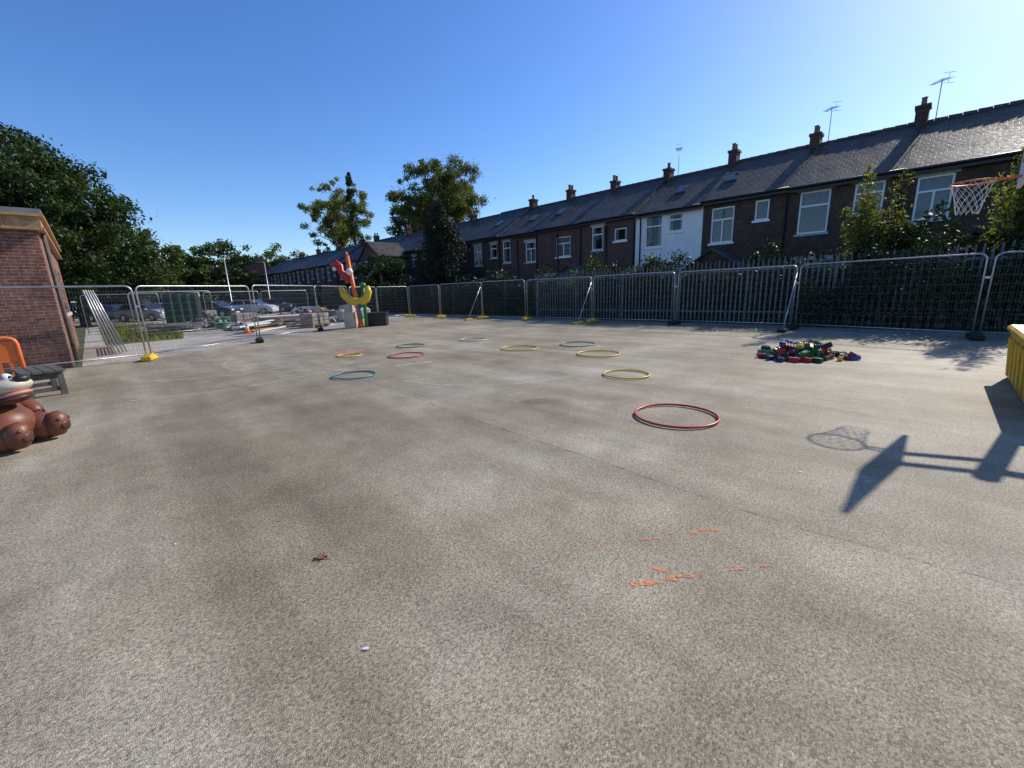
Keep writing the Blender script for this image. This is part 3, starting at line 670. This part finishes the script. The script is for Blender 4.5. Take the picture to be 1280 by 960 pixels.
for xx in (-.15,-1.75): mb.rbox((xx,0,.035),(.12,.6,.07),'orange',.015,T)
mb.build('barrier',e)
# ------------------------------------------------------------------ bear
e=empty('plastic_bear_seat',(-.95,7.3,0))
T=Matrix.Translation((-1.0,7.3,0))@Matrix.Rotation(math.radians(-38),4,'Z')   # +x local = facing
body=MB()
body.ell((-.1,0,.3),(.34,.36,.34),'bear',T,28,18); body.ell((.06,0,.25),(.3,.3,.25),'bear',T,28,18)
for sy in (-1,1):
    body.path([(-.05,sy*.15,.17),(.1,sy*.19,.185),(.25,sy*.21,.18),(.36,sy*.215,.165),(.42,sy*.22,.16)],[.15,.18,.165,.15,.1],'bear',18,T)
    body.path([(.33,sy*.22,.1),(.405,sy*.222,.13),(.43,sy*.225,.2),(.43,sy*.228,.27),(.41,sy*.23,.32)],[.09,.115,.12,.1,.05],'bear',16,T)
    body.ell((.528,sy*.224,.16),(.022,.06,.06),'beardark',T)
    for q in (-.06,0,.06): body.ell((.515,sy*.226+q,.265-abs(q)*.4),(.016,.02,.02),'beardark',T)
    body.path([(-.12,sy*.24,.56),(-.04,sy*.33,.46),(.06,sy*.35,.38),(.17,sy*.29,.34),(.24,sy*.25,.33)],[.08,.1,.1,.09,.05],'bear',16,T)
    for q in (-.03,.01,.05): body.ell((.25,sy*.25+q*sy,.33),(.035,.018,.03),'beardark',T)
body.build('body',e)
hd=MB(); H=T@Matrix.Translation((.05,0,.62))@Matrix.Rotation(math.radians(-12),4,'Y')@Matrix.Scale(1.15,4)
hd.ell((-.03,0,0),(.23,.25,.2),'beardark',H,28,18)
for sy in (-1,1):
    hd.ell((-.1,sy*.2,.12),(.05,.08,.07),'bear',H); hd.ell((-.07,sy*.2,.12),(.03,.05,.045),'cream',H)
    hd.ell((.14,sy*.08,.1),(.045,.045,.055),'white',H); hd.ell((.178,sy*.078,.095),(.018,.022,.03),'black',H)
hd.ell((.2,0,.02),(.17,.16,.075),'cream',H,24,14); hd.ell((.34,0,.065),(.055,.065,.042),'black',H)
hd.ell((.19,0,-.06),(.155,.135,.035),'pink',H); hd.ell((.15,0,-.1),(.17,.155,.05),'beardark',H)
hd.build('head',e)
# ------------------------------------------------------------------ basketball stand on yellow ballast base
BX=8.82; PY=-1.15
e=empty('basketball_hoop_stand',(BX,PY,0)); mb=MB()
xa,xb,ya,yb=6.9,9.7,-1.38,-.86
mb.add([(xa+.08,ya+.03,0),(xb-.08,ya+.03,0),(xb-.08,yb-.05,0),(xa+.08,yb-.05,0),(xa,ya,.68),(xb,ya,.68),(xb,yb,.68),(xa,yb,.68)],[(0,3,2,1),(0,1,5,4),(1,2,6,5),(2,3,7,6),(3,0,4,7)],'yellowp')
for i in range(7): x=xa+.25+i*.38; mb.add([(x,yb-.05,.05),(x+.1,yb-.05,.05),(x+.1,yb+.0,.62),(x,yb+.0,.62),(x,yb-.02,.05),(x+.1,yb-.02,.05),(x+.1,yb+.03,.62),(x,yb+.03,.62)],[(4,5,6,7),(0,4,7,3),(1,2,6,5),(0,1,5,4),(2,3,7,6)],'yellowp')
mb.build('yellow_base',e,bevel=.01)
mb=MB(); mb.rbox(((xa+xb)/2,(ya+yb)/2,.735),(xb-xa+.1,yb-ya+.1,.1),'yellowp',.03); mb.build('base_lid',e)
mb=MB(); mb.path([(BX,PY,.7),(BX,PY,2.95)],.08,'black',14); mb.path([(BX,PY,2.85),(BX,-.61,3.0)],.035,'black',8); mb.path([(BX,PY,2.6),(BX,-.61,2.78)],.035,'black',8)
mb.path([(BX,PY,2.8),(BX,-1.9,2.75)],.05,'black',8); mb.rbox((BX,-1.9,2.62),(.28,.3,.5),'black',.04); mb.build('post',e)
mb=MB(); mb.box((BX-.46,-.61,2.66),(BX+.46,-.57,3.56),'white')
for q in ((-.2,.2,2.95,2.99),(-.2,.2,3.2,3.24),(-.2,-.16,2.99,3.2),(.16,.2,2.99,3.2)): mb.box((BX+q[0],-.568,q[2]),(BX+q[1],-.564,q[3]),'redp')
mb.build('backboard',e)
mb=MB(); RC=(BX-.05,-.14,2.75); rr=.22
mb.path([(RC[0]+rr*math.cos(2*math.pi*i/32),RC[1]+rr*math.sin(2*math.pi*i/32),RC[2]) for i in range(32)],.01,'orange',7,closed=True)
mb.path([(RC[0]-.05,-.57,RC[2]),(RC[0]-.03,RC[1]-.215,RC[2])],.012,'orange',6); mb.path([(RC[0]+.05,-.57,RC[2]),(RC[0]+.03,RC[1]-.215,RC[2])],.012,'orange',6); mb.build('ring',e)
mb=MB()
for i in range(12):
    for sgn in (-1,1):
        P=[]
        for j in range(7):
            t=2*math.pi*(i+sgn*j*.5)/12; q=rr-(.11*(j/6)**.7); P.append(Vector((RC[0]+q*math.cos(t)+random.gauss(0,.004),RC[1]+q*math.sin(t)+random.gauss(0,.004),RC[2]-.4*j/6)))
        for a,b_ in zip(P,P[1:]): mb.wire(a,b_,.0028,'white')
mb.build('net',e)
# ------------------------------------------------------------------ playground totem
e=empty('playground_totem',(9.0,19.6,0)); bx_,by=9.05,19.7
ex=Vector((.707,-.707,0))
def tp(u,z,w=0): return Vector((bx_,by,0))+ex*u+Vector((.707,.707,0))*w+Vector((0,0,z))
Tt=Matrix.Translation((bx_,by,0))@Matrix.Rotation(math.radians(-45),4,'Z')
mb=MB(); mb.path([tp(.18,0),tp(-.12,3.35)],[.11,.09],'orange',10); mb.path([tp(-.12,3.35),tp(-.15,3.55)],[.09,.02],'orange',10); mb.build('orange_pole',e)
mb=MB(); mb.path([tp(-.75,2.75),tp(-.85,2.95),tp(-.65,3.05),tp(-.5,2.9),tp(-.5,2.65),tp(-.3,2.45),tp(-.2,2.15)],[.12,.14,.15,.15,.15,.14,.12],'redp',12); mb.ell(tuple(tp(-.02,2.62,-.2)),(.16,.16,.16),'white'); mb.ell(tuple(tp(-.75,2.78,-.1)),(.1,.1,.1),'white'); mb.build('red_tube',e)
mb=MB(); mb.path([tp(-.55,1.95,-.15),tp(-.45,1.6,-.15),tp(-.15,1.3,-.15),tp(.25,1.2,-.15),tp(.6,1.35,-.15),tp(.75,1.7,-.15),tp(.72,1.95,-.15)],[.1,.16,.2,.2,.2,.17,.1],'yelhoop',12); mb.build('yellow_slide',e)
mb=MB(); mb.path([tp(.4,.0,.1),tp(.42,1.9,.1)],.08,'greenp',10); mb.path([tp(.3,1.1,-.3),tp(.34,.4,-.35)],.09,'tealp',10); mb.ell(tuple(tp(.42,2.0,.1)),(.16,.16,.12),'greenp'); mb.box((-.55,-.2,0),(-.05,.3,.75),'cream',Tt); mb.box((-.5,-.15,.75),(-.15,.2,1.1),'stone',Tt); mb.build('supports',e)
mb=MB(); Tb=Matrix.Translation((10.2,19.9,0))@Matrix.Rotation(-.7,4,'Z'); mb.box((-.5,-.3,0),(.5,.3,.6),'black',Tb); mb.box((-.54,-.34,.6),(.54,.34,.66),'black',Tb); mb.build('planter_box')
# ------------------------------------------------------------------ construction debris
def heap(name,cx,cy,R,H,n,mats,smax=.3):
    mb=MB()
    for i in range(n):
        a=random.random()*6.28;k=random.random()**.6; x=cx+R*k*math.cos(a);y=cy+R*k*math.sin(a);s_=random.uniform(.08,smax); z=(1-k)*H*random.random()
        mb.rbox((0,0,0),(s_*random.uniform(.8,2),s_,s_*.6),random.choice(mats),s_*.12,Matrix.Translation((x,y,z+s_*.3))@Euler((random.random(),random.random(),random.random()*6)).to_matrix().to_4x4())
    mb.build(name)
heap('rubble_pile',9.2,28,2.4,.9,300,['rubble','rubble','grey','stone','brick_red'])
heap('rubble_pile',6.0,25.5,1.3,.4,120,['rubble','stone','grey'],.25)
heap('rubble_pile',11.5,31,1.8,.8,180,['rubble','brick_red','timber','white'])
heap('rubble_pile',4.6,29,1.4,.9,140,['rubble','grey','grey'],.25)
def planks(name,cx,cy,n,L,ang):
    mb=MB()
    for i in range(n):
        mb.box((-L/2,-.1,0),(L/2,.1,.05),random.choice(['timber','grey','white','rubble']),Matrix.Translation((cx+random.uniform(-.6,.6),cy+random.uniform(-.5,.5),.02+i*.05))@Euler((0,random.uniform(-.03,.03),ang+random.uniform(-.4,.4))).to_matrix().to_4x4())
    mb.build(name)
planks('timber_stack',7.3,24.5,12,3.0,0); planks('timber_stack',5.6,23,8,2.4,.9); planks('timber_stack',10.5,27.5,12,2.8,-.6); planks('timber_stack',3.0,27.5,9,2.6,-.2)
def pallet(cx,cy,ang,k,load):
    e=empty('loaded_pallet',(cx,cy,0)); T=Matrix.Translation((cx,cy,0))@Matrix.Rotation(ang,4,'Z'); mb=MB()
    for i in range(5): mb.box((-.6,-.5+i*.22,.11),(.6,-.38+i*.22,.13),'timber',T)
    for xx in (-.55,0,.55): mb.box((xx-.05,-.5,0),(xx+.05,.5,.108),'timber',T)
    mb.build('pallet',e); mb=MB()
    for z in range(load):
        for i in range(3):
            for j in range(2): mb.rbox((-.38+i*.38,-.22+j*.45,.23+z*.19),(.36,.43,.18),k,.02,T)
    mb.build('blocks',e)
pallet(8.2,22.8,.4,'rubble',3); pallet(12.2,27.4,.1,'stone',4); pallet(10.4,30,.9,'white',4); pallet(6.6,30,.2,'rubble',3); pallet(7.2,27.5,.5,'grey',2); pallet(5.2,33.5,.2,'stone',4)
mb=MB()
for i in range(3): mb.rbox((10.9+i*.9,25.4+i*.6,.38),(.75,.75,.72),['stone','white','cream'][i],.12)
mb.build('builders_bags')
e=empty('green_screened_fence',(4.0,31,0)); mb=MB(); n=30
vs=[];fs=[]
for i in range(n+1):
    x=3.0+1.75*i/n; yy=31+.05*math.sin(i*.9); vs+=[(x,yy,.1),(x,yy+.04*math.sin(i*1.7),1.95)]
    if i: fs.append((2*i-2,2*i,2*i+1,2*i-1))
mb.add(vs,fs,'greensheet',True); mb.path([(3.0,31.08,0),(3.0,31.08,2),(4.75,31.08,2),(4.75,31.08,0)],.022,'galv',6); mb.build('netting_panel',e)
heras((4.9,31),(8.2,32)); heras((8.2,32),(11.6,33)); heras((-.3,30.5),(2.9,31)); heras((1.2,24.5),(4.4,25.5))
mb=MB()
for (x,y,R,n) in ((6.2,33.5,.6,4),(7.6,34.2,.7,3),(5.0,27.5,.4,3)):
    for i in range(n): mb.path([(x+R*math.cos(2*math.pi*j/24),y+R*math.sin(2*math.pi*j/24),.07+i*.11) for j in range(24)],.055,'tarp',7,closed=True)
mb.build('green_pipe_coils')
def cone(x,y):
    mb=MB(); mb.rbox((x,y,.02),(.3,.3,.04),'orange',.01); mb.path([(x,y,.04),(x,y,.2)],[.12,.085],'orange',14); mb.path([(x,y,.2),(x,y,.32)],[.085,.06],'white',14); mb.path([(x,y,.32),(x,y,.5)],[.06,.02],'orange',14); mb.build('traffic_cone')
for q in ((4.9,22),(7.9,27.3)): cone(*q)
sheet('grass_verge',[(0.2,22),(2.6,22.4),(3.4,29),(4.8,40),(0.2,40)],.004,'grass')
mb=MB()
for i in range(2600):
    x=random.uniform(.3,3.2);y=random.uniform(22.5,39)
    if x>2.6+(y-22.4)*.12: continue
    a=random.random()*6.28;h=random.uniform(.08,.28); dx=.03*math.cos(a);dy=.03*math.sin(a)
    mb.add([(x-dx,y-dy,0),(x+dx,y+dy,0),(x+random.gauss(0,.06),y+random.gauss(0,.06),h)],[(0,1,2)],L_light)
mb.build('grass_tufts')
# ------------------------------------------------------------------ cars
def car(name,x,y,ang,paint,van=False):
    e=empty(name,(x,y,0)); T=Matrix.Translation((x,y,0))@Matrix.Rotation(ang,4,'Z')
    L=2.15; W=.88
    top=[(-2.15,.55),(-2.1,.82),(-1.95,.95),(-1.3,1.0),(1.1,.98),(1.75,.86),(2.08,.7),(2.15,.5)]
    if van: top=[(-2.15,.55),(-2.13,.9),(-2.1,1.05),(-1.3,1.1),(1.2,1.1),(1.8,1.0),(2.08,.8),(2.15,.5)]
    mb=MB(); rows=[]; fs=[]
    for (X,z) in top:
        r=[(X*.985,-W*.9,.22),(X,-W,.42),(X,-W,z-.12),(X*.995,-W*.93,z),(X*.995,W*.93,z),(X,W,z-.12),(X,W,.42),(X*.985,W*.9,.22)]; rows.append(r)
    vs=[p for r in rows for p in r]
    for i in range(len(rows)-1):
        for k in range(8): k2=(k+1)%8; fs.append((i*8+k,i*8+k2,(i+1)*8+k2,(i+1)*8+k))
    fs.append(tuple(range(7,-1,-1))); fs.append(tuple(range((len(rows)-1)*8,len(rows)*8)))
    mb.add(vs,fs,paint,False,T); mb.build('body',e,bevel=.03)
    zt=1.46 if not van else 1.95; zb=.97 if not van else 1.08
    b_=[(-1.95 if not van else -2.1,zb),(-1.35 if not van else -2.0,zt),(.35 if not van else .9,zt),(1.2 if not van else 1.5,zb)]
    mb=MB(); v=[]
    for (X,z) in b_:
        w=W*.93 if z==zb else W*.76; v+=[(X,-w,z-.01),(X,w,z-.01)]
    mb.add(v,[(0,2,4,6),(1,7,5,3),(2,3,5,4)],paint,False,T); mb.add(v,[(0,1,3,2),(6,4,5,7)],'carglass',False,T)
    for sy in (-1,1):
        def q(X,t): w=W*(.93-.17*t)+.006; return (X,sy*w,zb+(zt-zb)*t)
        x0,x1_,x2,x3=b_[0][0],b_[1][0],b_[2][0],b_[3][0]
        def xe(a,b2,t): return a+(b2-a)*t
        for (A,B) in ((.08,.47),(.52,.93)):
            lo0=xe(x0,x3,A);lo1=xe(x0,x3,B);hi0=xe(xe(x0,x1_,.85),xe(x3,x2,.85),A);hi1=xe(xe(x0,x1_,.85),xe(x3,x2,.85),B)
            mb.add([q(lo0,.1),q(lo1,.1),q(hi1,.85),q(hi0,.85)],[(0,1,2,3)],'carglass',False,T)
    mb.build('cabin',e)
    mb=MB()
    for X in (-1.3,1.32):
        for sy in (-1,1):
            mb.path([(X,sy*.68,.32),(X,sy*.9,.32)],.32,'tyre',20,T,smooth=False); mb.path([(X,sy*.9,.32),(X,sy*.915,.32)],.2,'galv',14,T,smooth=False)
    mb.build('wheels',e)
    mb=MB()
    for sy in (-.62,.62): mb.cbox((2.1,sy,.66),(.12,.32,.14),'white',T); mb.cbox((-2.12,sy*1.1,.78),(.08,.22,.2),'redp',T); mb.cbox((.95,sy*1.55,1.0),(.14,.16,.12),paint,T)
    mb.cbox((-2.17,0,.55),(.02,.5,.11),'yelhoop',T); mb.cbox((2.16,0,.42),(.03,.5,.11),'white',T); mb.build('lights_and_plates',e)
car('parked_car',11.6,48.5,math.radians(-35),'car_white')
car('parked_car',9.2,52,math.radians(-40),'car_silver')
car('parked_car',8.0,46.5,math.radians(-45),'car_black')
car('parked_car',3.4,48,math.radians(-50),'car_silver')
car('parked_van',3.2,57,math.radians(-30),'car_black',True)
car('parked_car',7.6,58,math.radians(-38),'car_black')
car('parked_car',1.5,53,math.radians(-45),'car_blue')
car('parked_car',14.5,52,math.radians(-40),'car_black')
car('parked_car',5.4,52.5,math.radians(-40),'car_white')
car('parked_van',-.2,70,math.radians(10),'car_white',True)
def lamp(x,y,h=7,a=0):
    mb=MB(); mb.path([(x,y,0),(x,y,1.2),(x,y,1.25),(x,y,h)],[.09,.09,.06,.045],'galv',8)
    d=Vector((math.cos(a),math.sin(a),0)); p=Vector((x,y,h)); mb.path([p,p+d*.4+Vector((0,0,.12)),p+d*1.0+Vector((0,0,.15))],.035,'galv',6)
    mb.rbox((0,0,0),(.6,.2,.12),'grey',.03,Matrix.Translation(p+d*1.2+Vector((0,0,.15)))@Matrix.Rotation(a,4,'Z')); mb.build('street_lamp')
lamp(10,49,5.5,-.7); lamp(17,62,6,2.5); lamp(5,76,7,-.7)
# ------------------------------------------------------------------ camera, light, sky
f=520.0; p=math.atan(118/f); rho=-math.atan(.035); head=math.radians(44.6)
cam=bpy.data.cameras.new('camera'); co=bpy.data.objects.new('camera',cam); scene.collection.objects.link(co)
cam.sensor_width=36; cam.lens=36*f/1280; cam.clip_start=.05; cam.clip_end=3000
co.matrix_world=Matrix.Translation((0,0,1.55))@Matrix.Rotation(-head,4,'Z')@Matrix.Rotation(math.pi/2-p,4,'X')@Matrix.Rotation(rho,4,'Z')
scene.camera=co
el=math.radians(35); az=math.radians(99.5)   # clockwise from +Y
sd=Vector((math.sin(az)*math.cos(el),math.cos(az)*math.cos(el),math.sin(el)))
sun=bpy.data.lights.new('sun','SUN'); sun.energy=5.0; sun.angle=math.radians(.5); sun.color=(1,.94,.83)
so=bpy.data.objects.new('sun',sun); so.rotation_euler=sd.to_track_quat('Z','Y').to_euler(); so.location=(30,-10,30); scene.collection.objects.link(so)
w=bpy.data.worlds.new('World'); scene.world=w; w.use_nodes=True; nt=w.node_tree
sk=nt.nodes.new('ShaderNodeTexSky'); sk.sky_type='NISHITA'; sk.sun_disc=False; sk.sun_elevation=el; sk.sun_rotation=az
sk.air_density=1.0; sk.dust_density=.4; sk.ozone_density=4.5
hs=nt.nodes.new('ShaderNodeHueSaturation'); hs.inputs['Saturation'].default_value=1.2; hs.inputs['Value'].default_value=1.2; hs.inputs['Hue'].default_value=.51
nt.links.new(sk.outputs[0],hs.inputs['Color'])
bg=nt.nodes['Background']; nt.links.new(hs.outputs[0],bg.inputs[0]); bg.inputs[1].default_value=.15
scene.view_settings.view_transform='Standard'; scene.view_settings.look='None'; scene.view_settings.exposure=0
